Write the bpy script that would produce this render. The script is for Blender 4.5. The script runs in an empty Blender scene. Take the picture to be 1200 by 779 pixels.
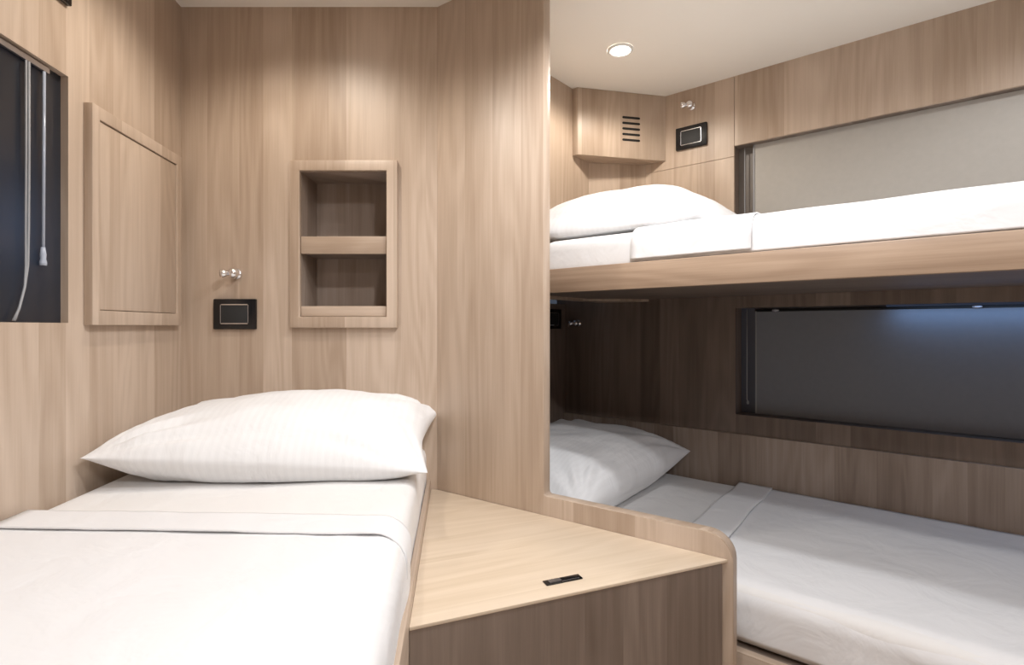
import bpy, bmesh, math, random
from mathutils import Vector, Matrix, noise

random.seed(7)
sc = bpy.context.scene
COL = sc.collection
CZ = 1.10                       # eye height above the cabin floor; heights below are written relative to it
CEIL = 0.89
# ------------------------------------------------------------------ frames
RS = Vector((.7657, -.6432, 0)); RT = Vector((.6432, .7657, 0))     # right berths: s runs aft, t runs outboard
def R(s, t, z): return RS * s + RT * t + Vector((0, 0, CZ + z))
LD = Vector((-.1032, 1, 0)).normalized(); LN = Vector((1, .1032, 0)).normalized()  # left side: along, inboard
L0 = Vector((-.7666, 0, 0))
def L(a, b, z): return L0 + LN * a + LD * b + Vector((0, 0, CZ + z))
def W(x, y, z): return Vector((x, y, CZ + z))
P0 = Vector((-.209, 1.496, 0)); PD = Vector((.8116, -.5843, 0)); PN = Vector((.5843, .8116, 0))
def P(a, b, z): return P0 + PD * a + PN * b + Vector((0, 0, CZ + z))

# ------------------------------------------------------------------ materials
def new_mat(name):
    m = bpy.data.materials.new(name); m.use_nodes = True
    nt = m.node_tree; b = nt.nodes['Principled BSDF']
    return m, nt, b
def N(nt, t, **k):
    n = nt.nodes.new(t)
    for a, v in k.items(): setattr(n, a, v)
    return n
def math_node(nt, op, a, b=None, c=None):
    n = N(nt, 'ShaderNodeMath', operation=op)
    for i, v in enumerate((a, b, c)):
        if v is None: continue
        if isinstance(v, (int, float)): n.inputs[i].default_value = v
        else: nt.links.new(v, n.inputs[i])
    return n.outputs[0]
def wood(name, dark, mid, light, band=13.0, rough=.42, bandw=.55, seed=0.0):
    m, nt, b = new_mat(name); lk = nt.links.new
    uv = N(nt, 'ShaderNodeUVMap'); uv.uv_map = 'UVMap'
    sp = N(nt, 'ShaderNodeSeparateXYZ'); lk(uv.outputs[0], sp.inputs[0])
    u = math_node(nt, 'ADD', sp.outputs[0], seed + 20.0); v = sp.outputs[1]
    vo = N(nt, 'ShaderNodeTexVoronoi', voronoi_dimensions='1D'); vo.inputs['Scale'].default_value = band
    lk(u, vo.inputs['W'])
    cs = N(nt, 'ShaderNodeSeparateColor'); lk(vo.outputs['Color'], cs.inputs[0])
    rnd = cs.outputs[0]; rnd2 = cs.outputs[1]
    def tex(su, sv, detail, rgh, dist=0.0):
        c = N(nt, 'ShaderNodeCombineXYZ')
        lk(math_node(nt, 'MULTIPLY', u, su), c.inputs[0])
        lk(math_node(nt, 'MULTIPLY', v, sv), c.inputs[1])
        lk(math_node(nt, 'MULTIPLY', rnd2, 37.0), c.inputs[2])
        n = N(nt, 'ShaderNodeTexNoise'); n.inputs['Scale'].default_value = 1
        n.inputs['Detail'].default_value = detail; n.inputs['Roughness'].default_value = rgh
        n.inputs['Distortion'].default_value = dist
        lk(c.outputs[0], n.inputs['Vector']); return n.outputs['Fac']
    fine = tex(300, 6.0, 5, .65)
    med = tex(45, 1.6, 3, .6, .3)
    cath = tex(9, 1.1, 1, .4, .15)
    ring = math_node(nt, 'SINE', math_node(nt, 'MULTIPLY', cath, 60.0))
    ring = math_node(nt, 'MULTIPLY', ring, .11)
    s = math_node(nt, 'MULTIPLY_ADD', rnd, bandw, -bandw / 2)
    s = math_node(nt, 'ADD', s, .5)
    s = math_node(nt, 'ADD', s, ring)
    s = math_node(nt, 'MULTIPLY_ADD', math_node(nt, 'SUBTRACT', med, .5), .9, s)
    s = math_node(nt, 'MULTIPLY_ADD', math_node(nt, 'SUBTRACT', fine, .5), .5, s)
    r = N(nt, 'ShaderNodeValToRGB'); e = r.color_ramp.elements
    e[0].position = .05; e[0].color = (*dark, 1); e[1].position = .95; e[1].color = (*light, 1)
    x = e.new(.5); x.color = (*mid, 1)
    lk(s, r.inputs[0]); lk(r.outputs[0], b.inputs['Base Color'])
    b.inputs['Roughness'].default_value = rough
    bp = N(nt, 'ShaderNodeBump'); bp.inputs['Strength'].default_value = .12; bp.inputs['Distance'].default_value = .001
    lk(fine, bp.inputs['Height']); lk(bp.outputs[0], b.inputs['Normal'])
    return m
OAK = wood('pale_oak_veneer', (.385, .285, .208), (.475, .367, .280), (.57, .455, .36), bandw=.68)
OAKM = wood('half_shaded_oak', (.21, .155, .12), (.285, .22, .175), (.37, .295, .245), bandw=.6, seed=9)  # middle oak tone; dimness of backboard and niche recess is in the colour
OAKH = wood('pale_oak_horizontal', (.29, .195, .13), (.40, .285, .20), (.50, .37, .27), band=5, bandw=.2, seed=3)
OAKT = wood('pale_oak_worktop', (.57, .45, .32), (.65, .53, .40), (.72, .60, .47), band=6, bandw=.25, seed=7)
OAKB = wood('shaded_oak_veneer', (.155, .115, .09), (.205, .157, .127), (.265, .208, .17), band=11, bandw=.55, seed=5)  # darker copy of the oak; lower-berth and cabinet-front shade is in the colour
FLOORM = wood('oak_floor', (.40, .30, .21), (.46, .35, .25), (.52, .41, .30), band=8)  # unseen floor, made paler to bounce light up to the ceiling
def plain(name, col, rough=.5, metal=0.0, emit=None, estr=0.0, noise_amt=.0, nscale=40, coat=0):
    m, nt, b = new_mat(name)
    b.inputs['Base Color'].default_value = (*col, 1)
    b.inputs['Roughness'].default_value = rough; b.inputs['Metallic'].default_value = metal
    if coat: b.inputs['Coat Weight'].default_value = coat
    if noise_amt:
        tc = N(nt, 'ShaderNodeTexCoord'); n = N(nt, 'ShaderNodeTexNoise'); n.inputs['Scale'].default_value = nscale
        nt.links.new(tc.outputs['Object'], n.inputs['Vector'])
        mx = N(nt, 'ShaderNodeMix', data_type='RGBA')
        mx.inputs['A'].default_value = (*[c * (1 - noise_amt) for c in col], 1)
        mx.inputs['B'].default_value = (*[min(1, c * (1 + noise_amt)) for c in col], 1)
        nt.links.new(n.outputs['Fac'], mx.inputs['Factor']); nt.links.new(mx.outputs['Result'], b.inputs['Base Color'])
    if emit:
        b.inputs['Emission Color'].default_value = (*emit, 1); b.inputs['Emission Strength'].default_value = estr
    return m
def fabric(name, col, stripes=0.0, wr=.25):
    m, nt, b = new_mat(name); lk = nt.links.new
    b.inputs['Roughness'].default_value = .85
    b.inputs['Sheen Weight'].default_value = .15
    uv = N(nt, 'ShaderNodeUVMap'); uv.uv_map = 'UVMap'
    sp = N(nt, 'ShaderNodeSeparateXYZ'); lk(uv.outputs[0], sp.inputs[0])
    base = None
    wv = math_node(nt, 'SINE', math_node(nt, 'MULTIPLY', sp.outputs[0], 2 * math.pi / .017))
    wv = math_node(nt, 'MULTIPLY_ADD', wv, 3.0, .5)
    n_ = N(nt, 'ShaderNodeClamp'); lk(wv, n_.inputs[0])
    mx = N(nt, 'ShaderNodeMix', data_type='RGBA')
    mx.inputs['A'].default_value = (*col, 1); mx.inputs['B'].default_value = (*[c * (1 - stripes) for c in col], 1)
    lk(n_.outputs[0], mx.inputs['Factor']); lk(mx.outputs['Result'], b.inputs['Base Color'])
    ns = N(nt, 'ShaderNodeTexNoise'); ns.inputs['Scale'].default_value = 9; ns.inputs['Detail'].default_value = 4
    ns.inputs['Distortion'].default_value = .6
    lk(uv.outputs[0], ns.inputs['Vector'])
    bp = N(nt, 'ShaderNodeBump'); bp.inputs['Strength'].default_value = wr; bp.inputs['Distance'].default_value = .02
    lk(ns.outputs['Fac'], bp.inputs['Height']); lk(bp.outputs[0], b.inputs['Normal'])
    return m
SHEET = fabric('white_cotton_sheet', (.77, .765, .77), 0, .35)
FITTED = fabric('white_cotton_fitted_sheet', (.78, .765, .75), 0, .35)
PILLOW = fabric('white_satin_stripe_pillowcase', (.80, .798, .80), .025, .45)
CEILM = plain('cream_headliner', (.88, .84, .775), .75, noise_amt=.015, nscale=4)
BLACK = plain('black_gloss_plastic', (.008, .008, .009), .22)
GREYP = plain('dark_grey_plastic', (.016, .017, .018), .6)
CHROME = plain('chrome', (.86, .86, .88), .12, 1.0)
GREYMETAL = plain('satin_aluminium', (.62, .62, .66), .3, 1.0)
DARKSLOT = plain('dark_slot', (.01, .009, .008), .8)
LAMPW = plain('white_lamp_ring', (.85, .84, .82), .4)
LAMPE = plain('lamp_glow', (1, 1, 1), .5, emit=(1, .93, .82), estr=26)
BLIND = plain('grey_blackout_fabric', (.43, .408, .375), .8, noise_amt=.05, nscale=60)
BLINDD = plain('shaded_blackout_fabric', (.22, .235, .26), .8, noise_amt=.05, nscale=60)  # same blind cloth as BLIND, with the under-bunk shade in its colour
TINT = plain('smoked_window_pane', (.085, .10, .14), .32, coat=.3, noise_amt=.08, nscale=14)
CORD = plain('white_cord', (.33, .335, .35), .5)
PANEB = plain('brown_tinted_pane', (.20, .175, .155), .4)
CLEAR = plain('clear_acrylic_wand', (.42, .46, .54), .15)
BLUEL = plain('added_blue_glow', (.03, .04, .08), .5, emit=(.30, .52, 1), estr=.03)  # for the added strip at the lower window

# ------------------------------------------------------------------ mesh helpers
Z = Vector((0, 0, 1))
def uvmap(bm, grain=Z):
    bm.normal_update()
    l = bm.loops.layers.uv.get('UVMap') or bm.loops.layers.uv.new('UVMap')
    g0 = grain.normalized()
    for f in bm.faces:
        n = f.normal; g = g0
        if abs(n.dot(g)) > .9: g = Vector((.83, .55, 0)) if abs(g.z) > .5 else Z.cross(g) * 1.0 + Z * .001
        ud = n.cross(g)
        if ud.length < 1e-5: ud = Vector((1, 0, 0))
        ud.normalize()
        # keep the same handedness on facing sides so strips line up
        gg = g.normalized()
        for lp in f.loops:
            p = lp.vert.co
            lp[l].uv = (p.dot(ud), p.dot(gg))
WO = {}
def wloc(o): return WO[o.name] if o.name in WO else Vector(o.location)
def link(name, bm, mat, parent=None, origin=None, grain=None, smooth=False, bevel=0, seg=2, keepuv=False):
    bmesh.ops.remove_doubles(bm, verts=bm.verts, dist=1e-6)
    bmesh.ops.recalc_face_normals(bm, faces=bm.faces)
    if bevel:
        es = [e for e in bm.edges if len(e.link_faces) == 2 and e.calc_face_angle(0) > .7]
        bmesh.ops.bevel(bm, geom=es, offset=bevel, segments=seg, affect='EDGES', profile=.5, clamp_overlap=True)
    if not keepuv: uvmap(bm, grain or Z)
    me = bpy.data.meshes.new(name)
    if origin is None:
        if parent is not None: origin = wloc(parent)
        else:
            xs = [v.co for v in bm.verts]
            origin = Vector((sum(v.x for v in xs) / len(xs), sum(v.y for v in xs) / len(xs), min(v.z for v in xs)))
    bmesh.ops.translate(bm, verts=bm.verts, vec=-origin)
    bm.to_mesh(me); bm.free()
    me.materials.append(mat)
    if smooth or bevel:
        for p in me.polygons: p.use_smooth = True
        if not smooth: 
            try: me.set_sharp_from_angle(angle=.6)
            except Exception: pass
    o = bpy.data.objects.new(name, me); COL.objects.link(o)
    if parent is None: o.location = origin
    else:
        o.parent = parent; o.location = origin - wloc(parent); WO[o.name] = Vector(origin)
    return o
def empty(name, loc, label, cat, group=None):
    o = bpy.data.objects.new(name, None); COL.objects.link(o); o.location = loc; o.empty_display_size = .05
    o['label'] = label; o['category'] = cat
    if group: o['group'] = group
    return o
def tag(o, label, cat, group=None):
    o['label'] = label; o['category'] = cat
    if group: o['group'] = group
    return o
def struct(o): o['kind'] = 'structure'; return o
def prism(bm, pts, z0, z1):
    """pts: world xy vectors; z relative to eye height"""
    lo = [bm.verts.new((p[0], p[1], CZ + z0)) for p in pts]; hi = [bm.verts.new((p[0], p[1], CZ + z1)) for p in pts]
    n = len(pts)
    bm.faces.new(lo[::-1]); bm.faces.new(hi)
    for i in range(n): bm.faces.new((lo[i], lo[(i + 1) % n], hi[(i + 1) % n], hi[i]))
def hexa(bm, fr, a0, a1, b0, b1, z0, z1):
    v = [bm.verts.new(fr(a, b, z)) for z in (z0, z1) for (a, b) in ((a0, b0), (a1, b0), (a1, b1), (a0, b1))]
    for f in ((0, 1, 2, 3), (4, 7, 6, 5), (0, 4, 5, 1), (1, 5, 6, 2), (2, 6, 7, 3), (3, 7, 4, 0)): bm.faces.new([v[i] for i in f])
def box(fr, a0, a1, b0, b1, z0, z1):
    bm = bmesh.new(); hexa(bm, fr, a0, a1, b0, b1, z0, z1); return bm
def plate_with_holes(fr, a0, a1, z0, z1, b0, b1, holes):
    """wall in the a-z plane, thickness b0..b1, rectangular holes (a0,a1,z0,z1)"""
    bm = bmesh.new()
    As = sorted({a0, a1} | {h[0] for h in holes} | {h[1] for h in holes}); Zs = sorted({z0, z1} | {h[2] for h in holes} | {h[3] for h in holes})
    def solid(i, j):
        if not (0 <= i < len(As) - 1 and 0 <= j < len(Zs) - 1): return False
        ca = (As[i] + As[i + 1]) / 2; cz = (Zs[j] + Zs[j + 1]) / 2
        return not any(h[0] < ca < h[1] and h[2] < cz < h[3] for h in holes)
    cache = {}
    def V(i, j, k):
        if (i, j, k) not in cache: cache[(i, j, k)] = bm.verts.new(fr(As[i], (b0, b1)[k], Zs[j]))
        return cache[(i, j, k)]
    for i in range(len(As) - 1):
        for j in range(len(Zs) - 1):
            if not solid(i, j): continue
            for k in (0, 1): bm.faces.new((V(i, j, k), V(i + 1, j, k), V(i + 1, j + 1, k), V(i, j + 1, k)))
            if not solid(i - 1, j): bm.faces.new((V(i, j, 0), V(i, j + 1, 0), V(i, j + 1, 1), V(i, j, 1)))
            if not solid(i + 1, j): bm.faces.new((V(i + 1, j, 0), V(i + 1, j + 1, 0), V(i + 1, j + 1, 1), V(i + 1, j, 1)))
            if not solid(i, j - 1): bm.faces.new((V(i, j, 0), V(i + 1, j, 0), V(i + 1, j, 1), V(i, j, 1)))
            if not solid(i, j + 1): bm.faces.new((V(i, j + 1, 0), V(i + 1, j + 1, 0), V(i + 1, j + 1, 1), V(i, j + 1, 1)))
    return bm
def outline_plate(fr, pts, b0, b1):
    """polygon pts (a,z) extruded b0..b1"""
    bm = bmesh.new()
    f = [bm.verts.new(fr(a, b0, z)) for a, z in pts]; g = [bm.verts.new(fr(a, b1, z)) for a, z in pts]
    n = len(pts)
    bm.faces.new(f); bm.faces.new(g[::-1])
    for i in range(n): bm.faces.new((f[i], g[i], g[(i + 1) % n], f[(i + 1) % n]))
    return bm
def tube(bm, p, q, r, seg=16, r2=None, cap=True):
    p = Vector(p); q = Vector(q); d = (q - p).normalized()
    x = d.orthogonal().normalized(); y = d.cross(x); r2 = r if r2 is None else r2
    A = []; B = []
    for i in range(seg):
        t = 2 * math.pi * i / seg; e = x * math.cos(t) + y * math.sin(t)
        A.append(bm.verts.new(p + e * r)); B.append(bm.verts.new(q + e * r2))
    for i in range(seg): bm.faces.new((A[i], A[(i + 1) % seg], B[(i + 1) % seg], B[i]))
    if cap: bm.faces.new(A[::-1]); bm.faces.new(B)
def sweep(bm, pts, r, seg=8):
    pts = [Vector(p) for p in pts]; rings = []
    for i, p in enumerate(pts):
        d = (pts[min(i + 1, len(pts) - 1)] - pts[max(i - 1, 0)]).normalized()
        x = d.cross(Vector((.9, .1, .3))).normalized(); y = d.cross(x)
        rings.append([bm.verts.new(p + x * r * math.cos(2 * math.pi * k / seg) + y * r * math.sin(2 * math.pi * k / seg)) for k in range(seg)])
    for a, b in zip(rings, rings[1:]):
        for k in range(seg): bm.faces.new((a[k], a[(k + 1) % seg], b[(k + 1) % seg], b[k]))
    bm.faces.new(rings[0][::-1]); bm.faces.new(rings[-1])
def lathe(bm, c, axis, prof, seg=28):
    """prof: list of (radius, height along axis)"""
    axis = Vector(axis).normalized(); x = axis.orthogonal().normalized(); y = axis.cross(x); c = Vector(c); rings = []
    for r, h in prof:
        if r < 1e-6: rings.append([bm.verts.new(c + axis * h)])
        else: rings.append([bm.verts.new(c + axis * h + (x * math.cos(2 * math.pi * k / seg) + y * math.sin(2 * math.pi * k / seg)) * r) for k in range(seg)])
    for a, b in zip(rings, rings[1:]):
        for k in range(seg):
            k2 = (k + 1) % seg
            if len(a) == 1 and len(b) == 1: continue
            if len(a) == 1: bm.faces.new((a[0], b[k], b[k2]))
            elif len(b) == 1: bm.faces.new((a[k], a[k2], b[0]))
            else: bm.faces.new((a[k], a[k2], b[k2], b[k]))
def dup(root, loc, rot, label, group=None):
    r = root.copy(); COL.objects.link(r); r.location = loc; r.rotation_euler = (0, 0, rot); r['label'] = label
    for ch in list(root.children):
        c = ch.copy(); COL.objects.link(c); c.parent = r
        for g in list(ch.children):
            d = g.copy(); COL.objects.link(d); d.parent = c
    return r

# ================================================================== THE SETTING
FLOOR = -CZ
# corners of the cabin, plan
c_front_left = Vector((-.921, 1.496)); c_pan = Vector((-.209, 1.496))
def r2(s, t): return (RS * s + RT * t).to_2d()
# floor and ceiling slabs
plan = [(-.66, -1.25), (1.62, -1.25), (1.62, -.02), r2(1.20, 2.10), r2(-1.42, 2.10), r2(-1.42, 1.22), (-.33, 1.68), (-.96, 1.68), (-.95, 1.5)]
bm = bmesh.new(); prism(bm, plan, FLOOR - .05, FLOOR); struct(link('floor', bm, FLOORM, grain=Vector((0, 1, 0))))
bm = bmesh.new(); prism(bm, plan, CEIL, CEIL + .04); struct(link('ceiling', bm, CEILM))
# left wall, with its window opening
WL = (.45, 1.0614, .008, .494)          # along, heights
def bl(y): return y / LD.y
lw = (bl(.45), bl(1.0614), .008, .494)
struct(link('wall_left', plate_with_holes(lambda a, b, z: L(b, a, z), bl(-1.25), bl(1.51), FLOOR, CEIL, -.05, 0, [lw]), OAK))
# forward wall with niche
nx0, nx1, nz0, nz1 = -.590, -.342, .026, .434
struct(link('wall_front', plate_with_holes(lambda a, b, z: W(a, b, z), -.922, -.195, FLOOR, CEIL, 1.496, 1.526, [(nx0, nx1, nz0, nz1)]), OAK))
# back and side walls behind the camera
struct(link('wall_back', box(W, -.64, 1.62, -1.29, -1.25, FLOOR, CEIL), OAK))
struct(link('wall_side', box(W, 1.58, 1.62, -1.25, -.02, FLOOR, CEIL), OAK))
struct(link('wall_aft', box(R, 1.16, 1.20, 1.0, 2.0, FLOOR, CEIL), OAK))
bm = bmesh.new(); hexa(bm, lambda a, b, z: W(a, b, z), .1, .75, -1.25, -1.235, FLOOR, .78)
d = struct(link('door_1', bm, OAKB, bevel=.004))
bm = bmesh.new(); tube(bm, W(.68, -1.236, -.1), W(.68, -1.19, -.1), .009); tube(bm, W(.69, -1.19, -.1), W(.58, -1.19, -.1), .008)
link('door_handle', bm, CHROME, parent=d, smooth=True)
# hull-side wall with two openings
HT = 1.98
up = (-.623, 1.02, .25, .643); lo = (-.623, 1.02, -.311, .068)
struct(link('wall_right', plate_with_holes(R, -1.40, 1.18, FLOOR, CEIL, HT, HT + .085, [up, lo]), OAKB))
# pale cladding boards on the upper hull side, joints left open
bm = bmesh.new()
hexa(bm, R, -.99, -.6241, HT - .010, HT, .6062, CEIL)
hexa(bm, R, -.99, -.6241, HT - .010, HT, .135, .6048)
hexa(bm, R, -.6229, 1.16, HT - .010, HT, .643, CEIL)
struct(link('trim_1', bm, OAK, bevel=.0004, seg=1))
# lower backboard
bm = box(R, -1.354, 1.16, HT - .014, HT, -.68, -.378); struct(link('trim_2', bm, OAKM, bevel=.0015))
# end walls at the head of the bunks
struct(link('wall_head_upper', box(R, -1.16, -1.12, 1.045, 1.86, .10, CEIL), OAK))
bm = bmesh.new(); prism(bm, [r2(-1.12, 1.80), r2(-.955, HT), r2(-1.16, HT), r2(-1.16, 1.80)], .10, CEIL)
struct(link('wall_head_corner', bm, OAK))
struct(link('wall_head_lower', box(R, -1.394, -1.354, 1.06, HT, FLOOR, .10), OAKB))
# partition board between the two berths with its low rounded extension
pts = [(0, FLOOR), (.784, FLOOR), (.784, -.405 - .05)]
for i in range(1, 9):
    a = i / 8 * math.pi / 2; pts.append((.784 - .05 + .05 * math.cos(a), -.455 + .05 * math.sin(a)))
pts += [(.357, -.405), (.352, -.402), (.351, -.396), (.351, CEIL), (0, CEIL)]
struct(link('wall_partition', outline_plate(P, pts, 0, .030), OAK, bevel=.002))

# ================================================================== NICHE SHELVES
t = empty('niche_shelf', W((nx0 + nx1) / 2, 1.50, 0), 'pale oak framed wall niche with two dark open compartments above the left berth', 'shelf')
fx0, fx1, fz0, fz1 = -.612, -.3165, -.002, .459
link('frame', plate_with_holes(W, fx0, fx1, fz0, fz1, 1.480, 1.4965, [(nx0 + .004, nx1 - .004, nz0 + .002, nz1 - .003)]), OAK, parent=t, bevel=.0015)
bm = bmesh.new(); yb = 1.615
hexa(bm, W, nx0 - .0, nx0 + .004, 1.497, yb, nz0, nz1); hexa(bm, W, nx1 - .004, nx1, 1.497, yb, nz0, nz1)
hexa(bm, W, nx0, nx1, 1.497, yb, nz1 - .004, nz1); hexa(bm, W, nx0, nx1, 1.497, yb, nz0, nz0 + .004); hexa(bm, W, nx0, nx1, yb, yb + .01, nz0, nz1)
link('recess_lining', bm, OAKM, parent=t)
link('shelf_board', box(W, nx0 + .004, nx1 - .004, 1.505, yb, .204, .216), OAKB, parent=t, grain=Vector((1, 0, 0)))
link('shelf_lip', box(W, nx0 + .005, nx1 - .005, 1.490, 1.504, .203, .251), OAK, parent=t, grain=Vector((1, 0, 0)), bevel=.001)
link('bottom_lip', box(W, nx0 + .005, nx1 - .005, 1.492, 1.504, nz0 + .003, .058), OAK, parent=t, grain=Vector((1, 0, 0)), bevel=.001)

# ================================================================== LOCKER ON THE LEFT WALL
def LL(a, b, z): return L(b, a, z)       # a along the wall, b out of the wall
y0, y1 = bl(1.104), bl(1.462)
t = empty('wall_locker', LL((y0 + y1) / 2, 0, .004), 'flat pale oak wall locker with framed door beside the left window', 'locker')
link('frame', plate_with_holes(LL, y0, y1, .004, .462, .0005, .018, [(y0 + .024, y1 - .023, .035, .435)]), OAK, parent=t, bevel=.0012)
bm = box(LL, y0 + .0265, y1 - .0245, .0005, .0145, .0365, .433)
link('door', bm, OAK, parent=t, bevel=.001)
for z in (.07, .40):
    bm = bmesh.new(); tube(bm, LL(y0 + .0252, .012, z - .02), LL(y0 + .0252, .012, z + .02), .0011, 8)
    link('hinge', bm, DARKSLOT, parent=t)

# ================================================================== WINDOWS
# left window: shallow smoked pane, metal head rail, cord and wand
PANEL_ = plain('translucent_smoked_pane', (0.028, .030, .036), .3, coat=.4)
nt = PANEL_.node_tree; tr = N(nt, 'ShaderNodeBsdfTranslucent'); tr.inputs[0].default_value = (.36, .41, .50, 1)
mxs = N(nt, 'ShaderNodeMixShader'); mxs.inputs[0].default_value = .35
nt.links.new(nt.nodes['Principled BSDF'].outputs[0], mxs.inputs[1]); nt.links.new(tr.outputs[0], mxs.inputs[2]); nt.links.new(mxs.outputs[0], nt.nodes['Material Output'].inputs[0])
w1 = struct(link('window_1', box(LL, lw[0], lw[1], -.017, -.014, lw[2], lw[3]), PANEL_))
# lamp added close behind the smoked pane to make its bluish patch
ld = bpy.data.lights.new('added_pane_lamp', 'POINT'); ld.energy = .55; ld.color = (.72, .84, 1); ld.shadow_soft_size = .03
o = bpy.data.objects.new('added_pane_lamp', ld); COL.objects.link(o); o.location = LL(bl(.945), -.11, .18)
link('head_rail', box(LL, lw[0] + .002, lw[1] - .04, -.012, -.006, .480, .490), GREYMETAL, parent=w1)
for y, r in ((.972, .0022), (.9655, .0017)):
    bm = bmesh.new()
    sweep(bm, [LL(bl(y), -.006, .479), LL(bl(y), -.006, .3), LL(bl(y - .001), -.006, .18), LL(bl(.7 * y + .3 * .963), -.006, .11), LL(bl(.962), -.006, .07), LL(bl(.951), -.006, .035), LL(bl(.940 - (.972 - y) * .5), -.006, .011)], r)
    link('pull_cord', bm, CORD, parent=w1, smooth=True)
bm = bmesh.new(); tube(bm, LL(bl(1.008), -.006, .478), LL(bl(1.006), -.006, .145), .0026, 12)
wd = link('wand', bm, CLEAR, parent=w1, smooth=True)
bm = bmesh.new(); lathe(bm, LL(bl(1.006), -.0065, .115), (0, 0, 1), [(0, 0), (.0058, 0), (.0062, .006), (.0045, .012), (.0052, .02), (.0034, .034), (0, .034)], 14)
link('wand_tip', bm, CLEAR, parent=wd, smooth=True)
def hull_window(name, op, blindmat, depth, pane, top_gap, zc0):
    s0, s1, z0, z1 = op
    w = struct(link(name, box(R, s0, s1, HT + depth + .018, HT + depth + .028, z0, z1), pane))
    bt = HT + depth
    link('roller_blind', box(R, -.567, s1 - .03, bt, bt + .003, z0 + .002, z1 - top_gap), blindmat, parent=w)
    link('blind_edge_seam', box(R, -.569, -.564, bt - .003, bt - .0005, z0 + .003, z1 - top_gap), CORD, parent=w, bevel=.001)
    if top_gap > .005:
        bm = bmesh.new(); tube(bm, R(-.57, bt + .004, z1 - .010), R(s1 - .02, bt + .004, z1 - .010), .006, 14)
        link('blind_roller', bm, GREYP, parent=w, smooth=True)
    bm = bmesh.new(); sweep(bm, [R(-.597, bt - .002, z1 - .004), R(-.597, bt - .002, (z1 + zc0) / 2), R(-.597, bt - .002, zc0 + .01), R(-.594, bt - .002, zc0)], .0018)
    c = link('pull_cord', bm, CORD, parent=w, smooth=True)
    bm = bmesh.new(); lathe(bm, R(-.594, bt - .002, zc0 - .008), (0, 0, 1), [(0, 0), (.004, .001), (.0045, .008), (.002, .014), (0, .014)], 12)
    link('cord_tip', bm, CORD, parent=c, smooth=True)
    return w, bt
w2, bt = hull_window('window_2', up, BLIND, .022, PANEB, .001, .262)
w3, bt = hull_window('window_3', lo, BLINDD, .048, TINT, .012, -.27)
for s in (-.50, .03):       # small chrome brackets under the head of the lower blind
    bm = bmesh.new(); lathe(bm, R(s, bt - .010, .058), RS, [(0, -.012), (.003, -.010), (.005, 0), (.003, .010), (0, .012)], 12)
    link('blind_bracket', bm, GREYMETAL, parent=w3, smooth=True)
# strip and lamp added, no known fitting, for the blue glow on the lower blind
t = link('added_blue_strip', box(R, -.18, .95, HT + .003, HT + .012, .061, .0675), BLUEL)
tag(t, 'thin blue strip added under the head of the lower window for its glow', 'light')
ld = bpy.data.lights.new('added_blue_lamp', 'AREA'); ld.shape = 'RECTANGLE'; ld.size = 1.1; ld.size_y = .008
ld.energy = .5; ld.color = (.30, .55, 1.0)
lo_ = bpy.data.objects.new('added_blue_lamp', ld); COL.objects.link(lo_)
lo_.location = R(.385, HT + .008, .060)
dirv = (RT * .22 - Z).normalized()
xax = RS.normalized(); zax = -dirv; yax = zax.cross(xax).normalized(); zax = xax.cross(yax)
lo_.matrix_world = Matrix.Translation(lo_.location) @ Matrix((xax, yax, zax)).transposed().to_4x4()

# ================================================================== CORNER VENT BOX
A = r2(-1.0965, 1.684); B = r2(-.880, HT - .0105)
t = empty('vent_box', (A.x, A.y, CZ + .64), 'pale oak corner box with five dark vent slots under the ceiling', 'vent')
bm = bmesh.new()
prism(bm, [A, B, r2(-.9905, HT - .0105), r2(-1.1195, 1.83), r2(-1.1195, 1.684)], .640, CEIL - .0005)
link('casing', bm, OAK, parent=t, bevel=.0012)
fd = (B - A); fl = fd.length; fd3 = Vector((fd.x, fd.y, 0)).normalized(); fn = Vector((fd3.y, -fd3.x, 0))
def VB(a, b, z): return Vector((A.x, A.y, 0)) + fd3 * a + fn * b + Vector((0, 0, CZ + z))
for i in range(5):
    z = .709 + i * .0212
    pts = []
    a0, a1, r = .497 * fl, .700 * fl, .0042
    for k in range(9): th = math.pi / 2 + math.pi * k / 8; pts.append((a0 + r + r * math.cos(th), z + r * math.sin(th)))
    for k in range(9): th = -math.pi / 2 + math.pi * k / 8; pts.append((a1 - r + r * math.cos(th), z + r * math.sin(th)))
    link('vent_slot', outline_plate(VB, pts, -.002, .0009), DARKSLOT, parent=t)

# ================================================================== SWITCH PLATES AND READING SPOTS
def make_plate(label):
    t = empty('switch_plate', (0, 0, 0), label, 'switch', 'black switch plates')
    f = lambda a, b, z: Vector((a, -b, z))
    def rr(w, h, r, n=4):
        p = []
        for cx, cz, s in ((w / 2 - r, h / 2 - r, 0), (-w / 2 + r, h / 2 - r, 1), (-w / 2 + r, -h / 2 + r, 2), (w / 2 - r, -h / 2 + r, 3)):
            for k in range(n + 1):
                th = (s + k / n) * math.pi / 2; p.append((cx + r * math.cos(th), cz + r * math.sin(th)))
        return p
    o = Vector((0, 0, 0))
    link('cover', outline_plate(f, rr(.118, .084, .003), .0006, .009), BLACK, parent=t, origin=o, bevel=.0015)
    fr = outline_plate(f, rr(.078, .056, .004), .0085, .0102)
    rk = link('rocker', fr, GREYP, parent=t, origin=o, bevel=.0005)
    for s in (1, -1): link('chrome_strip', outline_plate(f, [(-.038, s * .0262 - .0012), (.038, s * .0262 - .0012), (.036, s * .0262 + .0012), (-.036, s * .0262 + .0012)], .0095, .0112), CHROME, parent=rk, origin=o)
    for s in (1, -1): link('side_strip', box(f, s * .0382 - .0007, s * .0382 + .0007, .0095, .0108, -.025, .025), GREYMETAL, parent=rk, origin=o)
    return t
pl = make_plate('black switch plate on the wall left of the niche, under the chrome spot')
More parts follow.
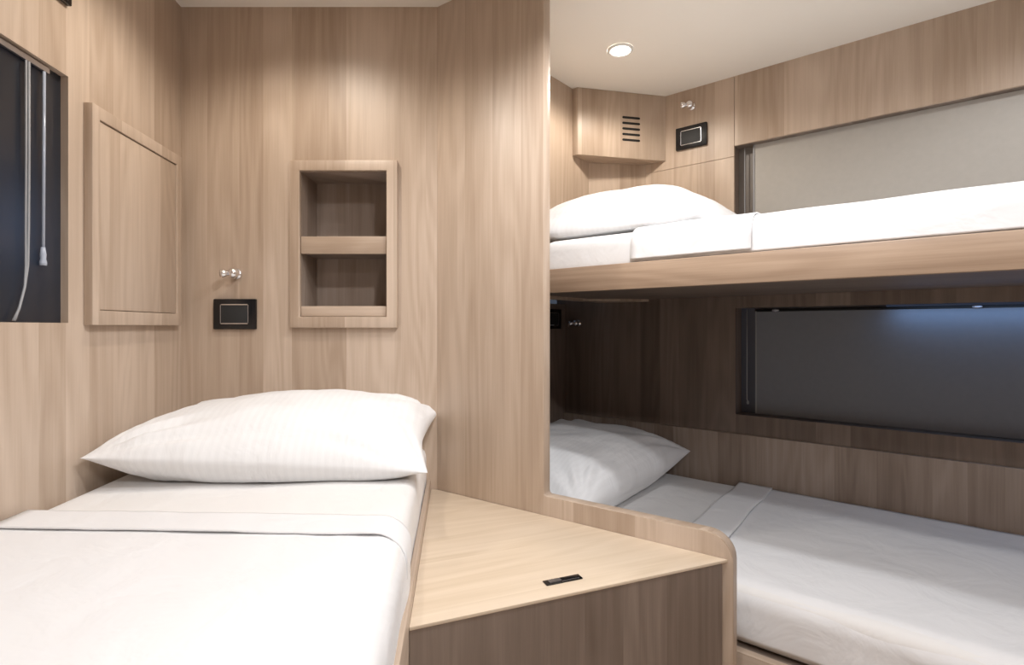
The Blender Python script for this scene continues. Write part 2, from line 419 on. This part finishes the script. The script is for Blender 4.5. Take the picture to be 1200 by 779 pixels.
pl.location = W(-.7676, 1.496, .0355)
rotR = math.atan2(RS.y, RS.x); rotS = math.atan2(RT.y, RT.x)
dup(pl, R(-.7775, HT - .010, .709), rotR, 'black switch plate near the ceiling beside the vent box')
dup(pl, R(-1.354, 1.878, .034), rotS, 'black switch plate in the dark head of the lower bunk')
dup(pl, LL(bl(1.000), 0, .672), math.atan2(LD.y, LD.x), 'black switch plate above the left window, cut off by the top of the frame')

def make_spot(label):
    t = empty('reading_spot', (0, 0, 0), label, 'lamp', 'small chrome reading spots')
    o = Vector((0, 0, 0))
    bm = bmesh.new(); lathe(bm, (0, -.0004, 0), (0, -1, 0), [(0, 0), (.015, 0), (.0155, .003), (.0135, .006), (.009, .009), (.008, .018), (0, .016)])
    link('rosette', bm, CHROME, parent=t, origin=o, smooth=True)
    bm = bmesh.new(); bmesh.ops.create_uvsphere(bm, u_segments=24, v_segments=14, radius=.0145)
    bmesh.ops.translate(bm, verts=bm.verts, vec=(0.001, -.024, .0005))
    link('ball_joint', bm, CHROME, parent=t, origin=o, smooth=True)
    bm = bmesh.new(); tube(bm, (-.004, -.024, 0), (-.016, -.036, -.002), .0055, 14)
    ar = link('arm', bm, CHROME, parent=t, origin=o, smooth=True)
    ax = Vector((-.75, -.55, -.12))
    bm = bmesh.new(); lathe(bm, (-.015, -.035, -.001), ax, [(0, -.006), (.007, -.006), (.0105, -.001), (.0115, .012), (.0095, .0125), (.008, .009), (0, .008)])
    link('lamp_head', bm, CHROME, parent=ar, origin=o, smooth=True)
    return t
sp = make_spot('chrome reading spot on the wall left of the niche')
sp.location = W(-.765, 1.496, .147)
dup(sp, R(-.7775, HT - .010, .822), rotR, 'chrome reading spot near the ceiling above the upper bunk')
dup(sp, R(-1.285, HT, .016), rotR, 'chrome reading spot on the dark wall of the lower bunk')

# ================================================================== DOWNLIGHTS
def make_down(label):
    t = empty('ceiling_downlight', (0, 0, 0), label, 'ceiling light', 'recessed ceiling downlights'); o = Vector((0, 0, 0))
    bm = bmesh.new(); lathe(bm, (0, 0, 0), (0, 0, -1), [(.041, 0), (.041, .003), (.036, .006), (.032, .0055), (.031, .002), (.031, 0)], 36)
    link('trim_ring', bm, LAMPW, parent=t, origin=o, smooth=True)
    bm = bmesh.new(); lathe(bm, (0, 0, 0), (0, 0, -1), [(0, .0045), (.02, .004), (.031, .002), (.031, .0005), (0, .0005)], 36)
    link('diffuser', bm, LAMPE, parent=t, origin=o, smooth=True)
    return t
WARM = (1, .92, .82); COOL = (.955, .97, 1)
SPOTS = [   # x, y, energy, cone, blend, label
    (.348, 1.725, 8, 165, .5, 'round recessed downlight in the ceiling above the upper bunk pillow'),
    (-.53, 1.13, 10, 150, .6, 'recessed downlight above the left berth pillow'),
    (.245, .985, 21, 140, .7, 'recessed downlight above the corner cabinet'),
    (.50, -.50, 34, 165, .5, 'recessed downlight above the middle of the cabin'),
    (1.17, .93, 9.5, 165, .5, 'recessed downlight above the foot of the upper bunk'),
    (.13, .54, 22, 160, .5, 'recessed downlight in front of the corner cabinet'),
    (.8, -.75, 20, 165, .5, 'added unseen downlight near the cabin door, for fill'),  # unseen lamp added behind the camera as fill
]
first = None
for x, y, e, cone, bl_, lab in SPOTS:
    loc = Vector((x, y, CZ + CEIL - .0005))
    if first is None: first = make_down(lab); first.location = loc
    else: dup(first, loc, 0, lab)
    ld = bpy.data.lights.new('downlight_beam', 'SPOT'); ld.energy = e; ld.spot_size = math.radians(cone); ld.spot_blend = bl_
    ld.color = WARM if y > 1.1 else COOL; ld.shadow_soft_size = .028
    o = bpy.data.objects.new('downlight_beam', ld); COL.objects.link(o); o.location = loc - Vector((0, 0, .035))

# ================================================================== CORNER CABINET (triangular worktop)
t = empty('corner_cabinet', W(.12, 1.15, FLOOR), 'triangular pale oak corner cabinet with shade-darkened front panel between the two berths', 'cabinet')
railout = lambda y: -.7666 + .691 / .9947 - .1032 * y
fl_ = (railout(.807) + .001, .807)
poly = [fl_, (.4185, 1.0425), (P(.003, -.001, 0).x, P(.003, -.001, 0).y - .001), (railout(1.494) + .001, 1.494)]
bm = bmesh.new(); prism(bm, poly, -.4565, -.451)
gdir = Vector((.572, .238, 0))
link('worktop', bm, OAKT, parent=t, grain=gdir, bevel=.0006)
cf = Vector((fl_[0], fl_[1], 0)); ce = Vector((.4185, 1.0425, 0)); cd = (ce - cf).normalized(); cn = Vector((-cd.y, cd.x, 0))
def CF(a, b, z): return cf + cd * a + cn * b + Vector((0, 0, CZ + z))
clen = (ce - cf).length
link('front_panel', box(CF, .001, clen - .012, .002, .020, FLOOR, -.457), OAKB, parent=t)
link('side_panel', box(CF, .001, .018, .021, .30, FLOOR, -.457), OAKB, parent=t)
lc = W(.0905, .957, -.451)
def LT(a, b, z): return lc + cd * a + cn * b + Vector((0, 0, z))
def stadium(l, w, n=6):
    p = []
    for k in range(n + 1): th = -math.pi / 2 + math.pi * k / n; p.append((l / 2 - w / 2 + w / 2 * math.cos(th), w / 2 * math.sin(th)))
    for k in range(n + 1): th = math.pi / 2 + math.pi * k / n; p.append((-l / 2 + w / 2 + w / 2 * math.cos(th), w / 2 * math.sin(th)))
    return p
def flat(pts, z0, z1):
    bm = bmesh.new(); a = [bm.verts.new(LT(x, y, z0)) for x, y in pts]; b = [bm.verts.new(LT(x, y, z1)) for x, y in pts]
    bm.faces.new(a[::-1]); bm.faces.new(b)
    for i in range(len(pts)): bm.faces.new((a[i], a[(i + 1) % len(pts)], b[(i + 1) % len(pts)], b[i]))
    return bm
lt = link('latch', flat([(-.036, -.009), (.036, -.009), (.036, .009), (-.036, .009)], .0002, .0018), BLACK, parent=t, bevel=.0006)
link('latch_tongue', flat([(-.027 + .0, -.004), (-.004, -.004), (-.004, .005), (-.027, .005)], .0019, .003), GREYMETAL, parent=lt)
link('latch_rim', flat([(-.004, -.0065), (.030, -.0065), (.030, -.0048), (-.004, -.0048)], .0019, .0026), GREYMETAL, parent=lt)

# ================================================================== SOFT THINGS
def nz(p, sc_, seed): return noise.noise(Vector((p[0] * sc_ + seed * 7.1, p[1] * sc_ - seed * 3.3, p[2] * sc_ + seed)))
def mattress(name, fr, w0, w1, l0, l1, z0, z1, open_side, mat, r=.035, seed=1, crown=.0, parent=None):
    """rounded block with plumped sides; a across, b along. open_side unused ends are rounded too"""
    bm = bmesh.new(); hexa(bm, fr, w0, w1, l0, l1, z0, z1)
    es = [e for e in bm.edges]
    bmesh.ops.bevel(bm, geom=es, offset=r, segments=5, affect='EDGES', profile=.6, clamp_overlap=True)
    bmesh.ops.triangulate(bm, faces=[f for f in bm.faces if len(f.verts) > 4])
    long_ = [e for e in bm.edges if e.calc_length() > .09]
    for _ in range(4):
        long_ = [e for e in bm.edges if e.calc_length() > .07]
        if not long_: break
        bmesh.ops.subdivide_edges(bm, edges=long_, cuts=1, use_grid_fill=True)
    bm.normal_update()
    for v in bm.verts:
        v.co += v.normal * (.0028 * nz(v.co, 5, seed) + .0014 * nz(v.co, 15, seed))
    return link(name, bm, mat, parent=parent, smooth=True)
def drape(name, fr, w_in, w_open, l0, l1, ztop, zbot, off, mat, r=.04, seed=1, nl=70, th=.0025, wave=.0, parent=None, wrinkle=.0022, hem=.0, shear=(0, 0)):
    """sheet over the top of a mattress, rolled over its open side and hanging/tucked to zbot.
    across goes w_in -> w_open (either sign), along l0 -> l1"""
    sg = 1 if w_open > w_in else -1
    prof = []
    flat_n = 34
    for i in range(flat_n): prof.append((w_in + (w_open - sg * r - w_in) * i / (flat_n - 1), ztop + off, 0, 1))
    for k in range(1, 9):
        a = math.pi / 2 * k / 8; prof.append((w_open - sg * r + sg * (r + off) * math.sin(a), ztop - r + (r + off) * math.cos(a), math.sin(a) * sg, math.cos(a)))
    zs = ztop - r; n = 10
    for k in range(1, n + 1):
        prof.append((w_open + sg * (off + wave * math.sin(k / n * math.pi)), zs + (zbot - zs) * k / n, sg, 0))
    bm = bmesh.new(); uvl = bm.loops.layers.uv.new('UVMap'); rows = []; rows2 = []
    arc = [0]
    for p, q in zip(prof, prof[1:]): arc.append(arc[-1] + math.hypot(p[0] - q[0], p[1] - q[1]))
    UV = {}
    for j in range(nl + 1):
        bb = l0 + (l1 - l0) * j / nl; ra = []; rb = []
        for i, (a, z, na, nzv) in enumerate(prof):
            sidef = 1 if na else 0
            q = (a * 1.0, bb, z)
            d = wrinkle * nz(q, 6, seed) + .5 * wrinkle * nz((q[0] * 3, q[1], q[2]), 9, seed + 3)
            if abs(na) > .9: d += .004 * nz((0, bb, z * .3), 11, seed + 5) * min(1, (zs - z) / .05 + .2)
            d = max(d, -.0018)
            bo = bb + hem * nz((a, 0, z), 4, seed + 9) + shear[0] * (a - shear[1])
            for rr_, e in ((ra, 0), (rb, -th)):
                v = bm.verts.new(fr(a + na * (d + e), bo, z + nzv * (d + e))); rr_.append(v); UV[v] = (arc[i], bo)
        rows.append(ra); rows2.append(rb)
    m = len(prof)
    for j in range(nl):
        for i in range(m - 1):
            bm.faces.new((rows[j][i], rows[j][i + 1], rows[j + 1][i + 1], rows[j + 1][i]))
            bm.faces.new((rows2[j][i], rows2[j + 1][i], rows2[j + 1][i + 1], rows2[j][i + 1]))
    for j in range(nl):
        bm.faces.new((rows[j][0], rows[j + 1][0], rows2[j + 1][0], rows2[j][0])); bm.faces.new((rows[j][-1], rows2[j][-1], rows2[j + 1][-1], rows[j + 1][-1]))
    for i in range(m - 1):
        bm.faces.new((rows[0][i], rows2[0][i], rows2[0][i + 1], rows[0][i + 1])); bm.faces.new((rows[-1][i], rows[-1][i + 1], rows2[-1][i + 1], rows2[-1][i]))
    for f in bm.faces:
        for lp in f.loops: lp[uvl].uv = UV[lp.vert]
    return link(name, bm, mat, parent=parent, smooth=True, keepuv=True)
def pillow(name, fr, ca, cb, wa, wb, rot, zf, seed, lift, T, label, up_=1.0, floor_z=None, pinch=.07, sag=0.0, taper=0.0, ex=.62, pu=None, group='white pillows', bump=None):
    """cushion centred (ca,cb) in frame fr; half sizes wa,wb; lift = seam height at corners (--, +-, -+, ++)"""
    nu, nv = 72, 56; bm = bmesh.new(); uvl = bm.loops.layers.uv.new('UVMap'); UV = {}
    cr, sr = math.cos(rot), math.sin(rot)
    def pos(u, v, side):
        x = u * wa * (1 - ((pu if u > 0 else pu * .3) if pu else pinch) * (1 - v * v) * abs(u) ** 3) * (1 - (taper * (1 - v) / 2 if u > 0 else 0)); y = v * wb * (1 - pinch * (1 - u * u) * abs(v) ** 3)
        k_ = 1 - .022 * abs(u * v) ** 5; x *= k_; y *= k_
        fu = max(0, 1 - abs(u) ** 2.4); fv = max(0, 1 - abs(v) ** 2.4)
        h = T * (fu ** (ex * .82)) * (fv ** ex)
        base = (lift[0] * (1 - u) * (1 - v) + lift[1] * (1 + u) * (1 - v) + lift[2] * (1 - u) * (1 + v) + lift[3] * (1 + u) * (1 + v)) / 4
        base -= sag * fu * fv
        edge = min(1 - abs(u), 1 - abs(v))
        fold = .0
        # pulls that run from the corners inwards
        for k, (cu, cv) in enumerate(((-1, -1), (1, -1), (-1, 1), (1, 1))):
            du, dv = u - cu, v - cv; rr_ = math.hypot(du, dv); an = math.atan2(dv, du)
            fold += .008 * math.sin(an * 17 + seed + k) * math.exp(-((rr_ - .4) / .3) ** 2)
        w = .009 * nz((u * 1.2, v * 1.2, side), 2.2, seed) + .0022 * nz((u, v * 2, side), 6, seed)
        e2 = min(1, edge * 5)
        z = base + (h * up_ + (fold + w) * e2 if side > 0 else -h * 1.0 - w * e2)
        if bump: z += bump(u, v) * e2 * (1 if side > 0 else 0)
        a = ca + x * cr - y * sr; b = cb + x * sr + y * cr
        if floor_z is not None: z = max(z, floor_z + (.0005 if side < 0 else .002 * 1))
        return fr(a, b, z), (x, y)
    G = {}
    for side in (1, -1):
        for i in range(nu + 1):
            for j in range(nv + 1):
                u = math.sin((-1 + 2 * i / nu) * math.pi / 2 * .92) / math.sin(math.pi / 2 * .92); v = math.sin((-1 + 2 * j / nv) * math.pi / 2 * .92) / math.sin(math.pi / 2 * .92)
                if side < 0 and (i in (0, nu) or j in (0, nv)): G[(side, i, j)] = G[(1, i, j)]; continue
                p, q = pos(u, v, side)
                vv = bm.verts.new(p); UV[vv] = q; G[(side, i, j)] = vv
    for side in (1, -1):
        for i in range(nu):
            for j in range(nv):
                f = [G[(side, i, j)], G[(side, i + 1, j)], G[(side, i + 1, j + 1)], G[(side, i, j + 1)]]
                bm.faces.new(f if side > 0 else f[::-1])
    for f in bm.faces:
        for lp in f.loops: lp[uvl].uv = UV[lp.vert]
    return tag(link(name, bm, PILLOW, smooth=True, keepuv=True), label, 'pillow', group)

# ---------------- left berth
ZL = -.333; ZLB = -.475
def LB(a, b, z): return L(a, b, z)
wR = .679            # mattress width from the wall
t = empty('berth_base', LB(.35, .5, FLOOR), 'pale oak base with thin side rail under the left berth', 'bed base')
link('platform', box(LB, .003, wR - .006, -.55, bl(1.49), FLOOR, ZLB), OAKB, parent=t)
# rail: height eases down towards the foot
bm = bmesh.new(); hexa(bm, LB, wR + .001, wR + .0125, -.55, bl(1.490), FLOOR, -.425)
link('side_rail', bm, OAK, parent=t, grain=LD, bevel=.003)
link('foot_panel', box(LB, .003, wR + .0125, -.57, -.551, FLOOR, -.425), OAK, parent=t)
bm = bmesh.new(); lathe(bm, LB(wR - .0045, bl(1.40), -.441), LN, [(0, 0), (.005, 0), (.005, .010), (0, .010)], 12)
link('rail_peg', bm, CHROME, parent=t)
m = mattress('mattress', LB, .004, wR, -.52, bl(1.488), ZLB + .0005, ZL, 1, FITTED, seed=2)
tag(m, 'thick mattress in a white fitted sheet on the left berth', 'mattress', 'berth mattresses')
s_ = drape('bed_sheet', LB, .010, wR, -.50, bl(.94), ZL, -.440, .0055, SHEET, seed=3, wrinkle=.0022, shear=(-.15, .05))
tag(s_, 'white top sheet tucked over the left berth', 'sheet', 'white top sheets')
e_ = drape('turned_down_edge', LB, .010, wR - .004, bl(.863), bl(.944), ZL, -.395, .0105, SHEET, seed=4, nl=14, hem=.004, th=.0025, shear=(-.15, .05))
e_.parent = s_; e_.location = e_.location - s_.location
def bumpL(u, v): return .012 * math.exp(-((u - .1) / .5) ** 2 - ((v - .5) / .5) ** 2)
pillow('pillow', LB, .368, bl(1.272), .361, .208, 0, 0, 5, (-.262, -.310, -.265, -.233), .103, 'large white pillow at the head of the left berth', floor_z=ZL + .003, sag=.008, bump=bumpL, taper=.055, pu=.11, ex=.7)

# ---------------- right lower berth
ZR = -.556; TF = 1.20
t = empty('bunk_base', R(-.1, 1.58, FLOOR), 'pale oak base board under the lower right bunk', 'bed base')
link('platform', box(R, -1.352, 1.158, TF - .005, HT - .016, FLOOR, -.685), OAKB, parent=t, grain=RS)
link('front_board', box(R, -1.10, 1.158, TF - .028, TF - .006, FLOOR, -.683), OAK, parent=t, grain=RS, bevel=.002)
m = mattress('mattress', lambda a, b, z: R(b, a, z), TF, HT - .0165, -1.33, 1.12, -.6845, ZR, 1, FITTED, r=.035, seed=6)
tag(m, 'white sheeted mattress on the lower right bunk', 'mattress', 'berth mattresses')
RB = lambda a, b, z: R(b, a, z)
s_ = drape('bed_sheet', RB, HT - .022, TF, -.545, 1.10, ZR, -.665, .0055, SHEET, seed=7, wrinkle=.003, shear=(-.06, 1.55))
tag(s_, 'white top sheet spread over the lower right bunk', 'sheet', 'white top sheets')
e_ = drape('turned_down_edge', RB, HT - .022, TF + .004, -.578, -.470, ZR, -.62, .0125, SHEET, seed=8, nl=14, hem=.015, th=.003, shear=(-.06, 1.55))
e_.parent = s_; e_.location = e_.location - s_.location
pillow('pillow', R, -1.045, 1.565, .285, .375, 0, 0, 9, (-.48, -.49, -.44, -.455), .12, 'white pillow at the shaded head of the lower right bunk', floor_z=ZR + .003, sag=.012)

# ---------------- right upper bunk
ZU = .243; TU = 1.225
t = empty('upper_bunk', R(-.1, 1.6, .09), 'upper bunk shelf with horizontal grain oak front board above the lower bunk', 'bunk bed')
link('front_board', box(R, -1.118, 1.158, TU - .022, TU - .001, .094, .159), OAKH, parent=t, grain=RS, bevel=.002)
link('platform', box(R, -1.118, 1.158, TU, HT - .0005, .110, .134), OAKB, parent=t, grain=RS)
m = mattress('mattress', RB, TU + .001, HT - .012, -.925, 1.12, .1345, ZU, 1, FITTED, r=.035, seed=11)
tag(m, 'white sheeted mattress on the upper bunk', 'mattress', 'berth mattresses')
s_ = drape('bed_sheet', RB, HT - .022, TU, -.636, 1.10, ZU, .163, .0055, SHEET, seed=12, wrinkle=.0035)
tag(s_, 'white top sheet over the side of the upper bunk mattress', 'sheet', 'white top sheets')
e_ = drape('turned_down_edge', RB, HT - .022, TU - .0, -.636, -.350, ZU, .168, .0125, SHEET, seed=13, nl=14, hem=.006, th=.003)
e_.parent = s_; e_.location = e_.location - s_.location
pillow('pillow', R, -.79, 1.60, .315, .345, 0, 0, 14, (.28, .268, .32, .262), .155, 'puffy white pillow on the upper bunk', floor_z=ZU + .016, sag=.0, ex=.8)

# ================================================================== CAMERA, WORLD, VIEW
cam = bpy.data.cameras.new('camera'); cam.sensor_width = 36; cam.lens = 630 / 1200 * 36; cam.shift_y = -6.5 / 1200
cam.clip_start = .01
co = bpy.data.objects.new('camera', cam); COL.objects.link(co); co.location = (0, 0, CZ); co.rotation_euler = (math.pi / 2, 0, 0)
sc.camera = co
w = bpy.data.worlds.new('world'); sc.world = w; w.use_nodes = True
w.node_tree.nodes['Background'].inputs[0].default_value = (.05, .06, .08, 1)
vs = sc.view_settings; vs.view_transform = 'Standard'; vs.look = 'None'; vs.gamma = 1; vs.use_curve_mapping = False
vs.exposure = .08
